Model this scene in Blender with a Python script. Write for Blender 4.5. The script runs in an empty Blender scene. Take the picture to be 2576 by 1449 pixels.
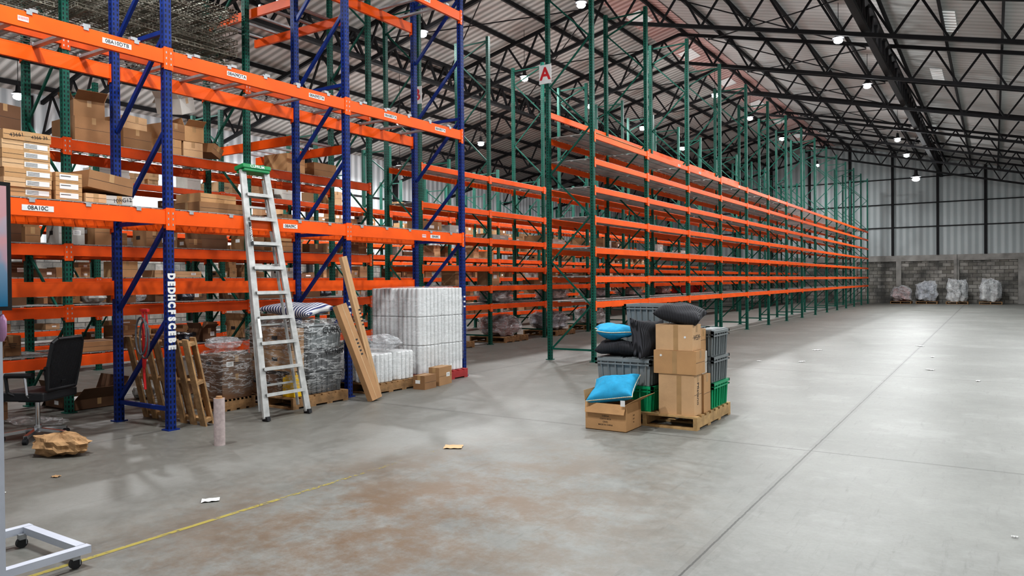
import bpy, math, random
from mathutils import Vector, Matrix, Euler
random.seed(7)
PI=math.pi
scene=bpy.context.scene
COL=scene.collection

# ------------------------------------------------------------------ materials
class NT:
    def __init__(s,name):
        s.m=bpy.data.materials.new(name); s.m.use_nodes=True
        s.t=s.m.node_tree; s.n=s.t.nodes; s.l=s.t.links
        s.b=s.n['Principled BSDF']; s.o=s.n['Material Output']
    def node(s,ty,**k):
        x=s.n.new(ty)
        for a,b in k.items(): setattr(x,a,b)
        return x
    def put(s,sock,val):
        if isinstance(val,bpy.types.NodeSocket): s.l.new(val,sock)
        elif val is not None:
            if isinstance(val,(tuple,list)) and len(val)==3 and sock.type=='RGBA': val=(*val,1)
            sock.default_value=val
    def math(s,op,a,b=None,clamp=False):
        x=s.node('ShaderNodeMath',operation=op); x.use_clamp=clamp
        s.put(x.inputs[0],a)
        if b is not None: s.put(x.inputs[1],b)
        return x.outputs[0]
    def mix(s,f,a,b):
        x=s.node('ShaderNodeMix',data_type='RGBA')
        s.put(x.inputs[0],f); s.put(x.inputs[6],a); s.put(x.inputs[7],b)
        return x.outputs[2]
    def obj(s): return s.node('ShaderNodeTexCoord').outputs['Object']
    def noise(s,vec,scale,detail=4,rough=.55):
        x=s.node('ShaderNodeTexNoise'); s.l.new(vec,x.inputs['Vector'])
        x.inputs['Scale'].default_value=scale; x.inputs['Detail'].default_value=detail; x.inputs['Roughness'].default_value=rough
        return x.outputs['Fac']
    def ramp(s,v,a,b,ca=0.0,cb=1.0):
        x=s.node('ShaderNodeMapRange'); s.put(x.inputs[0],v)
        x.inputs[1].default_value=a;x.inputs[2].default_value=b;x.inputs[3].default_value=ca;x.inputs[4].default_value=cb
        return x.outputs[0]
    def bump(s,h,st=.3,dist=.01):
        x=s.node('ShaderNodeBump'); x.inputs['Strength'].default_value=st; x.inputs['Distance'].default_value=dist
        s.l.new(h,x.inputs['Height']); s.l.new(x.outputs[0],s.b.inputs['Normal']); return x.outputs[0]
    def sep(s,v):
        x=s.node('ShaderNodeSeparateXYZ'); s.l.new(v,x.inputs[0]); return x.outputs
    def rnd(s): return s.node('ShaderNodeObjectInfo').outputs['Random']

def c2(c,k): return tuple(min(1,max(0,x*k)) for x in c)
def M(name,col,rough=.5,metal=0,var=.15,scale=6,bump=0,bscale=40,emit=0,spec=None):
    t=NT(name); v=t.obj(); n=t.noise(v,scale)
    cc=t.mix(t.ramp(n,.3,.7),c2(col,1-var),c2(col,1+var))
    t.put(t.b.inputs['Base Color'],cc)
    t.b.inputs['Roughness'].default_value=rough; t.b.inputs['Metallic'].default_value=metal
    if spec is not None: t.b.inputs['Specular IOR Level'].default_value=spec
    if bump: t.bump(t.noise(v,bscale),bump)
    if emit:
        t.put(t.b.inputs['Emission Color'],cc); t.b.inputs['Emission Strength'].default_value=emit
    return t.m

def post_mat(name,col):
    t=NT(name); v=t.obj(); x,y,z=t.sep(v)
    g=t.node('ShaderNodeNewGeometry'); nx,ny,nz=t.sep(g.outputs['Normal'])
    fz=t.math('FRACT',t.math('DIVIDE',z,.055)); hz=t.math('LESS_THAN',t.math('ABSOLUTE',t.math('SUBTRACT',fz,.5)),.28)
    cy=t.math('LESS_THAN',t.math('ABSOLUTE',t.math('SUBTRACT',t.math('ABSOLUTE',y),.021)),.0075)
    cx=t.math('LESS_THAN',t.math('ABSOLUTE',x),.009)
    a=t.math('MULTIPLY',cy,t.math('GREATER_THAN',t.math('ABSOLUTE',nx),.5))
    b=t.math('MULTIPLY',cx,t.math('GREATER_THAN',t.math('ABSOLUTE',ny),.5))
    m=t.math('MULTIPLY',hz,t.math('MAXIMUM',a,b))
    n=t.noise(v,4,6)
    base=t.mix(t.ramp(n,.35,.7),c2(col,.75),c2(col,1.25))
    sc=t.math('GREATER_THAN',t.noise(v,28,6,.7),.71)
    base=t.mix(t.math('MULTIPLY',sc,.35),base,(.2,.2,.2))
    t.put(t.b.inputs['Base Color'],t.mix(m,base,(.003,.003,.004)))
    t.b.inputs['Roughness'].default_value=.5; t.b.inputs['Specular IOR Level'].default_value=.3
    return t.m

ORANGE=M('orange_paint',(.80,.105,.006),.42,0,.12,2.5,spec=.28)
ORANGE_D=M('orange_paint_worn',(.62,.078,.006),.5,0,.22,3,spec=.28)
BLUE=post_mat('blue_upright_paint',(.004,.025,.165)); BLUEP=M('blue_paint',(.004,.025,.165),.42,spec=.3)
GREEN=post_mat('green_upright_paint',(.005,.092,.064)); GREENP=M('green_paint',(.005,.086,.060),.55,spec=.28)
STEEL=M('galvanised_steel',(.38,.39,.40),.40,.5,.15,12)
ALU=M('aluminium',(.42,.42,.41),.44,.35,.25,7)
DSTEEL=M('dark_roof_steel',(.011,.0105,.012),.7,0,.25,3,spec=.3)
DECK=M('grey_deck_metal',(.34,.34,.33),.5,.25,.25,3)
CONC=M('concrete_grey',(.25,.24,.225),.85,0,.3,1.6,.3,20)
def cardb(name,col):
    t=NT(name); v=t.obj(); n=t.noise(v,3,5)
    cc=t.mix(t.ramp(n,.3,.7),c2(col,.82),c2(col,1.1))
    cc=t.mix(t.math('MULTIPLY',t.rnd(),.5),cc,c2(col,.42))
    t.put(t.b.inputs['Base Color'],cc); t.b.inputs['Roughness'].default_value=.8
    t.bump(t.noise(v,60),.12,.004)
    return t.m
CARD=[cardb('cardboard_tan',(.44,.25,.12)),cardb('cardboard_brown',(.33,.175,.08)),cardb('cardboard_light',(.54,.34,.185)),cardb('cardboard_dark',(.18,.09,.044)),cardb('carton_white',(.60,.58,.54))]
CARDC=[M('clean_cardboard_tan',(.47,.275,.13),.8,0,.1,4,.1,60),M('clean_cardboard_light',(.56,.36,.20),.8,0,.1,4,.1,60)]
TAPE=M('packing_tape',(.40,.25,.12),.3); LABEL=M('white_label',(.72,.72,.71),.5,0,.04)
INK=M('black_ink',(.012,.012,.014),.6); RED=M('red_print',(.55,.012,.02),.5)
WOOD=M('pallet_wood',(.27,.155,.07),.8,0,.35,9,.4,60); WOODL=M('pale_pallet_wood',(.46,.30,.14),.8,0,.25,9,.4,60); WOODM=M('aged_pallet_wood',(.36,.215,.10),.8,0,.35,9,.4,60)
BLACKP=M('black_plastic',(.010,.010,.012),.5); CHROME=M('chrome',(.6,.6,.62),.15,.95,.03)
GREYT=M('grey_tote_plastic',(.20,.22,.225),.5,0,.1); GREENT=M('green_tote_plastic',(.004,.32,.14),.42,0,.1)
TEAL=M('teal_fabric',(.02,.29,.50),.85,0,.12,20,.3,200); CREAM=M('cream_piping',(.6,.52,.38),.8)
WHITEP=M('white_powdercoat',(.50,.53,.60),.4,0,.05); YELLOWJ=M('yellow_plastic',(.85,.55,.01),.35)
REDP=M('red_plastic',(.55,.02,.02),.5); REDW=M('red_pallet_paint',(.32,.03,.03),.75,0,.2,9)
PAPER=M('brown_paper',(.36,.215,.105),.85,0,.3,8,.5,14); ROLLW=M('white_paper_rolls',(.64,.65,.65),.6,0,.06,5)
GREENCAP=M('green_cap_plastic',(.01,.22,.07),.4)
def stripe_mat(name,a,b,freq,axis=0,bump=.6,rough=.85):
    t=NT(name); v=t.obj(); s=t.sep(v)[axis]
    s=t.math('ADD',s,t.math('MULTIPLY',t.noise(v,6,2),.012))
    w=t.math('SINE',t.math('MULTIPLY',s,freq)); w=t.ramp(w,-.6,.6)
    t.put(t.b.inputs['Base Color'],t.mix(w,a,b)); t.b.inputs['Roughness'].default_value=rough
    t.bump(w,bump,.01); return t.m
CORD=stripe_mat('charcoal_corduroy',(.008,.008,.010),(.052,.052,.060),380)
NAVYS=stripe_mat('navy_white_stripe',(.02,.03,.12),(.6,.6,.6),160,0,.1)
def wrap_mat(name,base,ridge,tint=(.85,.87,.88),bs=1.0):
    """clear stretch film: mostly see-through, glossy streaks on the creases"""
    t=NT(name); v=t.obj()
    tr=t.node('ShaderNodeBsdfTransparent'); mx=t.node('ShaderNodeMixShader')
    t.put(t.b.inputs['Base Color'],(tint[0],tint[1],tint[2],1)); t.b.inputs['Roughness'].default_value=.12
    t.b.inputs['Specular IOR Level'].default_value=.9
    mp=t.node('ShaderNodeMapping'); t.l.new(v,mp.inputs[0]); mp.inputs['Scale'].default_value=(1.6,1.6,7); mp.inputs['Rotation'].default_value=(.35,.3,0)
    n=t.noise(mp.outputs[0],2.6,5,.62)
    t.bump(n,bs,.06)
    r=t.math('SUBTRACT',1.0,t.math('MULTIPLY',t.math('ABSOLUTE',t.math('SUBTRACT',n,.5)),22.0),True)
    f=t.math('ADD',t.math('MULTIPLY',r,ridge),base)
    t.l.new(f,mx.inputs[0])
    t.l.new(tr.outputs[0],mx.inputs[1]); t.l.new(t.b.outputs[0],mx.inputs[2]); t.l.new(mx.outputs[0],t.o.inputs[0])
    return t.m
WRAP=wrap_mat('stretch_wrap',.08,.50,(.75,.76,.76)); WRAPW=wrap_mat('stretch_wrap_tight',.08,.22,bs=.7); WRAPM=wrap_mat('stretch_wrap_milky',.26,.45,(.75,.77,.79))

def corr(name,ca,cb,axis,period,rough=.5,streak=.15,bst=.8):
    t=NT(name); v=t.obj(); s=t.sep(v)
    w=t.math('SINE',t.math('MULTIPLY',s[axis],2*PI/period)); w=t.ramp(w,-.75,.75)
    base=t.mix(w,ca,cb)
    n=t.noise(v,.35,5)
    base=t.mix(t.ramp(n,.35,.7,0,streak),base,c2(ca,.35))
    t.put(t.b.inputs['Base Color'],base); t.b.inputs['Roughness'].default_value=rough
    t.bump(w,bst,.03); return t.m
ROOF_L=corr('corrugated_roof_sheet',(.26,.255,.24),(.56,.55,.53),1,.26,.65,.25,.5)
ROOF_R=corr('insulated_roof_sheet',(.42,.42,.41),(.52,.52,.51),1,.30,.7,.2,.4)
SIDING=corr('wall_siding_far',(.30,.33,.335),(.43,.46,.465),0,.36,.65,.15,.5)
SIDING_L=corr('wall_siding_left',(.38,.41,.43),(.66,.69,.71),1,.34,.6,.1)
PINK=corr('pink_ridge_sheet',(.38,.22,.20),(.66,.47,.44),1,.26,.6,.1,.5)
def skyl(name,lo,hi):
    t=NT(name); t.put(t.b.inputs['Base Color'],(.7,.7,.7,1)); t.put(t.b.inputs['Emission Color'],(.95,1,.98,1))
    w=t.math('SINE',t.math('MULTIPLY',t.sep(t.obj())[1],2*PI/.25)); t.l.new(t.ramp(w,-.8,.8,lo,hi),t.b.inputs['Emission Strength']); return t.m
SKYL=skyl('skylight_sheet',.0,.28); SKYR=skyl('ridge_daylight_sheet',.0,.15)
t=NT('lamp_lens'); t.put(t.b.inputs['Emission Color'],(.95,.98,1,1)); t.b.inputs['Emission Strength'].default_value=80
n=t.noise(t.obj(),8); t.put(t.b.inputs['Base Color'],t.mix(n,(.9,.9,.9),(.8,.8,.8))); LENS=t.m

def block_mat():
    t=NT('concrete_block_wall'); v=t.obj(); x,y,z=t.sep(v)
    cb=t.node('ShaderNodeCombineXYZ'); t.l.new(t.math('ADD',x,y),cb.inputs[0]); t.l.new(z,cb.inputs[1])
    br=t.node('ShaderNodeTexBrick'); t.l.new(cb.outputs[0],br.inputs[0])
    br.inputs['Scale'].default_value=1; br.inputs['Brick Width'].default_value=.44; br.inputs['Row Height'].default_value=.22
    br.inputs['Mortar Size'].default_value=.014
    br.inputs['Color1'].default_value=(.16,.15,.13,1); br.inputs['Color2'].default_value=(.34,.325,.30,1); br.inputs['Mortar'].default_value=(.07,.065,.06,1)
    n=t.noise(v,.8,6,.65)
    t.put(t.b.inputs['Base Color'],t.mix(t.ramp(n,.42,.60,0,.8),br.outputs[0],(.05,.05,.048)))
    t.b.inputs['Roughness'].default_value=.9
    return t.m
BLOCK=block_mat()

def floor_mat():
    t=NT('polished_concrete_floor'); v=t.obj(); x,y,z=t.sep(v)
    n1=t.noise(v,.30,8,.62); n2=t.noise(v,1.6,9,.70); n3=t.noise(v,9,7,.7); n4=t.noise(v,35,5,.7)
    c=t.mix(t.ramp(n1,.35,.65),(.150,.153,.141),(.215,.219,.203))
    c=t.mix(t.ramp(n2,.38,.62,0,.60),c,(.108,.108,.098))
    c=t.mix(t.ramp(n3,.40,.66,0,.50),c,(.245,.248,.232))
    c=t.mix(t.ramp(n4,.45,.70,0,.30),c,(.12,.12,.11))
    c=t.mix(t.ramp(t.noise(v,.8,10,.76),.50,.62,0,.5),c,(.28,.285,.27))
    mp=t.node('ShaderNodeMapping'); t.l.new(v,mp.inputs[0]); mp.inputs['Scale'].default_value=(9,.9,1); mp.inputs['Rotation'].default_value=(0,0,.5)
    c=t.mix(t.ramp(t.noise(mp.outputs[0],2.2,8,.75),.56,.74,0,.5),c,(.07,.069,.064))
    mp2=t.node('ShaderNodeMapping'); t.l.new(v,mp2.inputs[0]); mp2.inputs['Scale'].default_value=(.7,7,1); mp2.inputs['Rotation'].default_value=(0,0,.3)
    c=t.mix(t.ramp(t.noise(mp2.outputs[0],2.0,8,.75),.60,.72,0,.4),c,(.32,.32,.31))
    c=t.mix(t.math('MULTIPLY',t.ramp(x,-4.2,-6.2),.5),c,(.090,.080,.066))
    dx=t.math('DIVIDE',t.math('ADD',x,3.2),1.75); dy=t.math('DIVIDE',t.math('SUBTRACT',y,3.7),2.7)
    d=t.math('SQRT',t.math('ADD',t.math('MULTIPLY',dx,dx),t.math('MULTIPLY',dy,dy)))
    area=t.ramp(d,.25,1.15,1,0)
    st=t.math('MULTIPLY',area,t.ramp(t.noise(v,1.5,13,.80),.43,.56))
    c=t.mix(t.math('MULTIPLY',st,.80),c,(.135,.078,.036))
    def joint(s,off,per,w):
        f=t.math('FRACT',t.math('DIVIDE',t.math('SUBTRACT',s,off),per))
        dd=t.math('MULTIPLY',t.math('MINIMUM',f,t.math('SUBTRACT',1.0,f)),per)
        return t.math('LESS_THAN',dd,w)
    wob=t.math('MULTIPLY',t.math('SUBTRACT',n3,.5),.02)
    j=t.math('MAXIMUM',joint(t.math('ADD',x,wob),-1.383,6.0,.0065),joint(t.math('ADD',y,wob),7.04,6.0,.005))
    jh=t.math('MAXIMUM',joint(x,-1.383,6.0,.035),joint(y,7.04,6.0,.025))
    c=t.mix(t.math('MULTIPLY',jh,.2),c,(.06,.057,.054))
    c=t.mix(t.math('MULTIPLY',j,.8),c,(.025,.024,.022))
    t.put(t.b.inputs['Base Color'],c)
    r=t.ramp(n3,.3,.7,.42,.54)
    t.l.new(r,t.b.inputs['Roughness']); t.b.inputs['Specular IOR Level'].default_value=.45
    t.bump(t.noise(v,12,6),.08,.006)
    return t.m
FLOORM=floor_mat()
def yline_mat():
    t=NT('worn_yellow_paint'); v=t.obj(); x,y,z=t.sep(v)
    tr=t.node('ShaderNodeBsdfTransparent'); mx=t.node('ShaderNodeMixShader')
    t.put(t.b.inputs['Base Color'],(.44,.36,.08,1)); t.b.inputs['Roughness'].default_value=.6
    n=t.noise(v,16,8,.8)
    th=t.ramp(y,3.0,5.1,.44,.60)
    f=t.math('GREATER_THAN',n,th); t.l.new(t.math('MULTIPLY',f,.7),mx.inputs[0])
    t.l.new(tr.outputs[0],mx.inputs[1]); t.l.new(t.b.outputs[0],mx.inputs[2]); t.l.new(mx.outputs[0],t.o.inputs[0]); return t.m
YLINE=yline_mat()

# ------------------------------------------------------------------ mesh builder
class MB:
    def __init__(s): s.v=[];s.f=[];s.m=[]
    def box(s,c,d,mi=0,R=None,taper=None):
        b=len(s.v); c=Vector(c)
        for k in (-1,1):
            for j in (-1,1):
                for i in (-1,1):
                    q=1 if (taper is None or k>0) else taper
                    p=Vector((i*d[0]/2*q,j*d[1]/2*q,k*d[2]/2))
                    if R is not None: p=R@p
                    s.v.append(tuple(p+c))
        for f in ((0,2,3,1),(4,5,7,6),(0,1,5,4),(2,6,7,3),(0,4,6,2),(1,3,7,5)):
            s.f.append(tuple(b+q for q in f)); s.m.append(mi)
        return s
    def bar(s,p0,p1,w,h,mi=0):
        p0=Vector(p0);p1=Vector(p1);d=p1-p0;L=d.length
        if L<1e-6: return s
        R=d.to_track_quat('X','Z').to_matrix()
        return s.box((p0+p1)/2,(L,w,h),mi,R)
    def cyl(s,p0,p1,r,n=12,mi=0,r2=None,caps=True):
        p0=Vector(p0);p1=Vector(p1);d=p1-p0
        R=d.to_track_quat('Z','Y').to_matrix(); r2=r if r2 is None else r2
        b=len(s.v)
        for p,rr in ((p0,r),(p1,r2)):
            for i in range(n):
                a=2*PI*i/n; s.v.append(tuple(p+R@Vector((rr*math.cos(a),rr*math.sin(a),0))))
        for i in range(n):
            j=(i+1)%n; s.f.append((b+i,b+j,b+n+j,b+n+i)); s.m.append(mi)
        if caps:
            s.f.append(tuple(b+i for i in reversed(range(n)))); s.m.append(mi)
            s.f.append(tuple(b+n+i for i in range(n))); s.m.append(mi)
        return s
    def path(s,pts,r,n=8,mi=0):
        for a,b in zip(pts[:-1],pts[1:]): s.cyl(a,b,r,n,mi)
        return s
    def poly(s,pts,mi=0):
        b=len(s.v); s.v+= [tuple(p) for p in pts]; s.f.append(tuple(range(b,b+len(pts)))); s.m.append(mi); return s
    def addmesh(s,me,T,mi):
        b=len(s.v); s.v+=[tuple(T@v.co) for v in me.vertices]
        for p in me.polygons: s.f.append(tuple(b+i for i in p.vertices)); s.m.append(mi)
        return s
    def mesh(s,name,mats,smooth=False):
        me=bpy.data.meshes.new(name); me.from_pydata(s.v,[],s.f)
        for m in mats: me.materials.append(m)
        me.polygons.foreach_set('material_index',s.m)
        if smooth: me.polygons.foreach_set('use_smooth',[True]*len(me.polygons))
        me.update(); return me

def ob(name,me,loc=(0,0,0),rot=(0,0,0),parent=None,label=None,cat=None,group=None,kind=None,bevel=0,scale=None):
    o=bpy.data.objects.new(name,me); o.location=loc; o.rotation_euler=rot
    if scale: o.scale=scale
    COL.objects.link(o)
    if parent: o.parent=parent
    if label: o['label']=label
    if cat: o['category']=cat
    if group: o['group']=group
    if kind: o['kind']=kind
    if bevel:
        m=o.modifiers.new('bevel','BEVEL'); m.width=bevel; m.segments=2; m.limit_method='ANGLE'
    return o

_tc={}
def textmesh(txt,size,bold=.012):
    k=(txt,size,bold)
    if k in _tc: return _tc[k]
    cu=bpy.data.curves.new('txt','FONT'); cu.body=txt; cu.size=size; cu.align_x='CENTER'; cu.align_y='CENTER'; cu.resolution_u=3
    cu.offset=size*bold
    o=bpy.data.objects.new('txt',cu); COL.objects.link(o); dg=bpy.context.evaluated_depsgraph_get(); dg.update()
    me=bpy.data.meshes.new_from_object(o.evaluated_get(dg)); bpy.data.objects.remove(o); _tc[k]=me; return me
FX=(PI/2,0,PI/2)   # faces +X, reads along +Y
FY=(PI/2,0,0)      # faces -Y, reads along +X
def writing(name,txt,size,loc,rot,parent,mat=INK,bold=.012,scale=None):
    me=textmesh(txt,size,bold).copy(); me.materials.clear(); me.materials.append(mat)
    return ob(name,me,loc,rot,parent,scale=scale)
def sticker(txt,size,w,h,loc,parent,rot=FX,ink=INK,name='label_sticker'):
    b=MB(); b.box((0,0,0),(w,h,.002),0); b.addmesh(textmesh(txt,size),Matrix.Translation((0,0,.0025)),1)
    return ob(name,b.mesh(name,[LABEL,ink]),loc,rot,parent)

# ------------------------------------------------------------------ building shell
RX=-9.0; RH=10.14; SL=.24; XL=-22.5; XR=12.0; Y0=-5.0; YF=51.2
def H(x): return RH-SL*abs(x-RX)
b=MB(); b.poly([(XL-1,Y0,0),(XR+4,Y0,0),(XR+4,YF,0),(XL-1,YF,0)])
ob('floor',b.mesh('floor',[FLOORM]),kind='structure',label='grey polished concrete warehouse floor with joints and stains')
b=MB()
b.poly([(XL,Y0,H(XL)),(XL,YF,H(XL)),(RX,YF,RH),(RX,Y0,RH)],0)
b.poly([(RX,Y0,RH),(RX,YF,RH),(XR,YF,H(XR)),(XR,Y0,H(XR))],1)
ob('ceiling',b.mesh('ceiling',[ROOF_L,ROOF_R]),kind='structure',label='corrugated metal gable roof seen from inside')
b=MB()
b.box(((XL+XR)/2,YF+.1,1.45),(XR-XL,.2,2.9),0)
pts=[(XL,YF,2.9),(XR,YF,2.9),(XR,YF,H(XR)),(RX,YF,RH),(XL,YF,H(XL))]
b.poly(pts,1)
ob('wall_far',b.mesh('wall_far',[BLOCK,SIDING]),kind='structure',label='end wall with concrete block base and corrugated siding above')
b=MB(); b.box((XL-.1,(Y0+YF)/2,1.3),(.2,YF-Y0,2.6),0); b.poly([(XL,Y0,2.6),(XL,YF,2.6),(XL,YF,H(XL)),(XL,Y0,H(XL))],1)
ob('wall_left',b.mesh('wall_left',[BLOCK,SIDING_L]),kind='structure',label='side wall of block base and white corrugated siding')
ti=[0]
def trim(me,label,loc=(0,0,0)):
    ti[0]+=1; return ob('trim_%d'%ti[0],me,loc,kind='structure',label=label)
b=MB(); b.poly([(RX-.9,Y0,H(RX-.9)-.03),(RX-.9,YF,H(RX-.9)-.03),(RX-.02,YF,RH-.03),(RX-.02,Y0,RH-.03)])
b.poly([(RX+.02,Y0,RH-.03),(RX+.02,YF,RH-.03),(RX+.5,YF,H(RX+.5)-.03),(RX+.5,Y0,H(RX+.5)-.03)])
trim(b.mesh('ridge_sheet',[PINK]),'pinkish translucent ridge sheeting along the roof')
for k in range(11):
    y=3+4.7*k
    b=MB(); b.poly([(RX-.8,y,H(RX-.8)-.05),(RX-.8,y+1.1,H(RX-.8)-.05),(RX-.3,y+1.1,H(RX-.3)-.05),(RX-.3,y,H(RX-.3)-.05)])
    trim(b.mesh('ridge_skylight',[SKYR]),'small translucent daylight panel at the ridge')
for (x,y) in ((-1.0,21.5),(-1.6,27.8),(-2.4,39.0)):
    b=MB(); b.poly([(x-.15,y,H(x-.15)-.03),(x-.15,y+1.9,H(x-.15)-.03),(x+.2,y+1.9,H(x+.2)-.03),(x+.2,y,H(x+.2)-.03)])
    trim(b.mesh('skylight',[SKYL]),'translucent roof daylight panel')
for i in range(-8,6):
    x=-.4+2.41*i*1.0
    if x<XL+.5: continue
    b=MB(); b.box((x,YF-.08,(2.9+H(x))/2),(.14,.12,H(x)-2.9),0); trim(b.mesh('wall_column',[DSTEEL]),'dark steel column on siding wall')
for z in (4.62,6.05,7.6):
    b=MB(); b.box(((XL+XR)/2 if z<5 else RX+(0 if z<7 else -.2),YF-.05,z),((XR-XL) if z<5 else (26 if z<7 else 17),.06,.06),0); trim(b.mesh('wall_girt',[DSTEEL]),'dark steel wall girt')
b=MB(); b.box(((XL+XR)/2,YF-.04,2.72),(XR-XL,.1,.36)); trim(b.mesh('ring_beam',[CONC]),'concrete ring beam on top of block wall')
for x in (-12.2,-7.4,-4.9,-1.85,1.3):
    b=MB(); b.box((x,YF-.05,1.27),(.28,.12,2.54)); trim(b.mesh('concrete_post',[CONC]),'grey concrete wall post')
b=MB(); b.box((-1.9,YF-.14,2.15),(.14,.12,1.5)); trim(b.mesh('stub_post',[CONC]),'weathered stub post on the block wall')
for y in range(0,50,5):
    b=MB(); b.box((XL+.1,y,3.4),(.18,.18,6.8)); trim(b.mesh('side_column',[DSTEEL]),'dark steel column on side wall')
for z in (3.6,5.2):
    b=MB(); b.box((XL+.05,(Y0+YF)/2,z),(.06,YF-Y0,.06)); trim(b.mesh('side_girt',[DSTEEL]),'dark steel girt on side wall')

def truss_mesh():
    b=MB(); D=.95
    def top(x): return (x,0,H(x)-.22)
    def bot(x): return (x,0,H(x)-.22-D)
    for lo,hi in ((XL,RX),(RX,XR)):
        b.bar(top(lo),top(hi),.08,.10); b.bar(bot(lo),bot(hi),.08,.10)
        n=int(round((hi-lo)/1.15)); st=(hi-lo)/n
        for i in range(n):
            x=lo+i*st; m=x+st/2
            b.bar(bot(x),top(m),.045,.055); b.bar(top(m),bot(x+st),.045,.055)
    return b.mesh('roof_truss',[DSTEEL])
TM=truss_mesh()
TY=[1+4.7*k for k in range(11)]
for y in TY:
    ob('roof_truss',TM,(0,y,0),label='dark steel open-web roof truss spanning the warehouse',cat='roof truss',group='roof trusses')
b=MB(); b.box((0,(Y0+YF)/2,0),(.06,YF-Y0-.1,.12)); PM=b.mesh('roof_purlin',[DSTEEL])
x=XL+.6
while x<XR-.3:
    ob('roof_purlin',PM,(x,0,H(x)-.09),label='dark steel purlin running under the roof sheets',cat='roof purlin',group='roof purlins'); x+=1.3
def lat(x,z0,z1,name='roof_lattice_girder'):
    b=MB(); b.bar((0,Y0,z1),(0,YF-.3,z1),.16,.1); b.bar((0,Y0,z0),(0,YF-.3,z0),.16,.1)
    n=70; st=(YF-.3-Y0)/n
    for i in range(n):
        y=Y0+i*st; b.bar((0,y,z0),(0,y+st/2,z1),.07,.06); b.bar((0,y+st/2,z1),(0,y+st,z0),.07,.06)
    return ob(name,b.mesh(name,[DSTEEL]),(x,0,0),label='long dark lattice girder running lengthwise under the roof',cat='lattice girder',group='lattice girders')
lat(-2.6,7.55,8.25); lat(-14.5,7.7,8.35)
for k in range(0,10):
    for (xa,xb) in ((-8,-3.2),(-15.5,-10)):
        y=TY[k]; b=MB()
        b.cyl((xa,y,H(xa)-.3),(xb,y+4.7,H(xb)-.3),.018,6); b.cyl((xb,y,H(xb)-.34),(xa,y+4.7,H(xa)-.34),.018,6)
        ob('roof_brace_rods',b.mesh('roof_brace_rods',[DSTEEL]),label='crossed steel brace rods under the roof',cat='roof bracing',group='roof bracing')

# ------------------------------------------------------------------ high-bay lights
b=MB(); b.cyl((0,0,.02),(0,0,.08),.15,20,0,.08); b.cyl((0,0,.08),(0,0,.24),.06,16,0,.045); LHM=b.mesh('lamp_housing',[DSTEEL])
b=MB()
for i in range(8):
    a0=PI*i/8;a1=PI*(i+1)/8
    b.cyl((0,0,.065*math.cos(a0)-.05),(0,0,.065*math.cos(a1)-.05),max(.003,.11*math.sin(a0)),20,0,max(.003,.11*math.sin(a1)),False)
LLM=b.mesh('lamp_lens',[LENS],True)
def lights(ea,ep):
    la=bpy.data.lights.new('lamp_glow','AREA'); la.shape='DISK'; la.size=.3; la.energy=ea; la.color=(.97,.99,1.0)
    lp=bpy.data.lights.new('lamp_spill','POINT'); lp.shadow_soft_size=.15; lp.energy=ep; lp.color=(.97,.99,1.0)
    return la,lp
LN=lights(235,44); LB2=lights(235,120)
LP=[(-3.4,21,7.8),(-3.4,26.3,7.75),(-3.4,35.2,7.4),(-3.3,37.9,7.1),(-3.3,42.7,6.6),
 (-12.2,19.6,7.86),(-12.2,28.8,7.86),(-12.2,14.7,7.9),(-12.2,24.1,7.86),(-12.2,33.5,7.7),
 (-8.8,27.7,8.5),(-8.8,32.5,8.5),(-8.8,38.2,8.5),(-8.8,47.0,8.3),(-8.8,16.9,8.6),
 (-16,18.1,6.7),(-16,22.6,6.7),(-16,8.9,6.8),(-20,13.3,6.2),(-20,18,6.2),(-20,22.6,6.2),(-20,8.7,6.2),
 (1,30,6.3),(-3.4,14.3,7.6),(-3.4,8.5,7.6),(-3.4,3.2,7.6),(2.5,6,6.8),(2.5,14,6.8),(2.5,22,6.8),(-12,4,7.0),(6.5,10,6),(6.5,18,6),(-6.2,2.5,7.3)]  # all but the first on this row: unseen out-of-frame lamps added for illumination
for p in LP:
    big=p[1]==42.7
    e=ob('high_bay_light',None,p,label=('very bright high-bay lamp hanging near the end wall' if big else 'bright white high-bay lamp hanging on a cable'),cat='ceiling light',group='hanging high-bay lights')
    s=(1.6,1.6,1.6) if big else None
    ob('lamp_housing',LHM,(0,0,0),parent=e,scale=s); ob('lamp_lens',LLM,(0,0,0),parent=e,scale=s)
    b=MB(); b.cyl((0,0,.24),(0,0,H(p[0])-p[2]-.05),.008,5); ob('cable',b.mesh('cable',[BLACKP]),parent=e)
    la,lp=LB2 if big else LN
    ob('lamp_glow',la,(0,0,-.26 if big else -.16),parent=e); ob('lamp_spill',lp,(0,0,-.50 if big else -.40),parent=e)

# ------------------------------------------------------------------ racks
def post_mesh(Hh,mat,mp):
    b=MB(); w=.08; d=.075
    b.box((0,0,Hh/2),(d,w,Hh),0); b.box((0,0,.006),(.13,.13,.012),1)
    return b.mesh('post',[mat,mp])
def brace_mesh(Hh,dep,mp,style):
    b=MB(); xa=-.08; xb=-dep+.08; z=.22; i=0
    if style=='single':
        hs=[.22]
        while z<Hh-.3:
            zt=min(z+1.0,Hh-.15); b.bar((xb,0,z+.05),(xa,0,zt-.05),.035,.045)
            i+=1
            if i%2==0 or zt>Hh-.3: hs.append(zt)
            z=zt
        for h in hs: b.bar((xb,0,h),(xa,0,h),.035,.045)
    else:
        b.bar((xb,0,z),(xa,0,z),.03,.035); zz=z
        while zz<Hh-.4:
            zt=min(zz+.85,Hh-.12)
            if i%2==0: b.bar((xb,0,zz),(xa,0,zt),.024,.03)
            else: b.bar((xa,0,zz),(xb,0,zt),.024,.03)
            zz=zt; i+=1
        b.bar((xb,0,Hh-.1),(xa,0,Hh-.1),.024,.03)
    return b.mesh('upright_frame',[mp])
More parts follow.
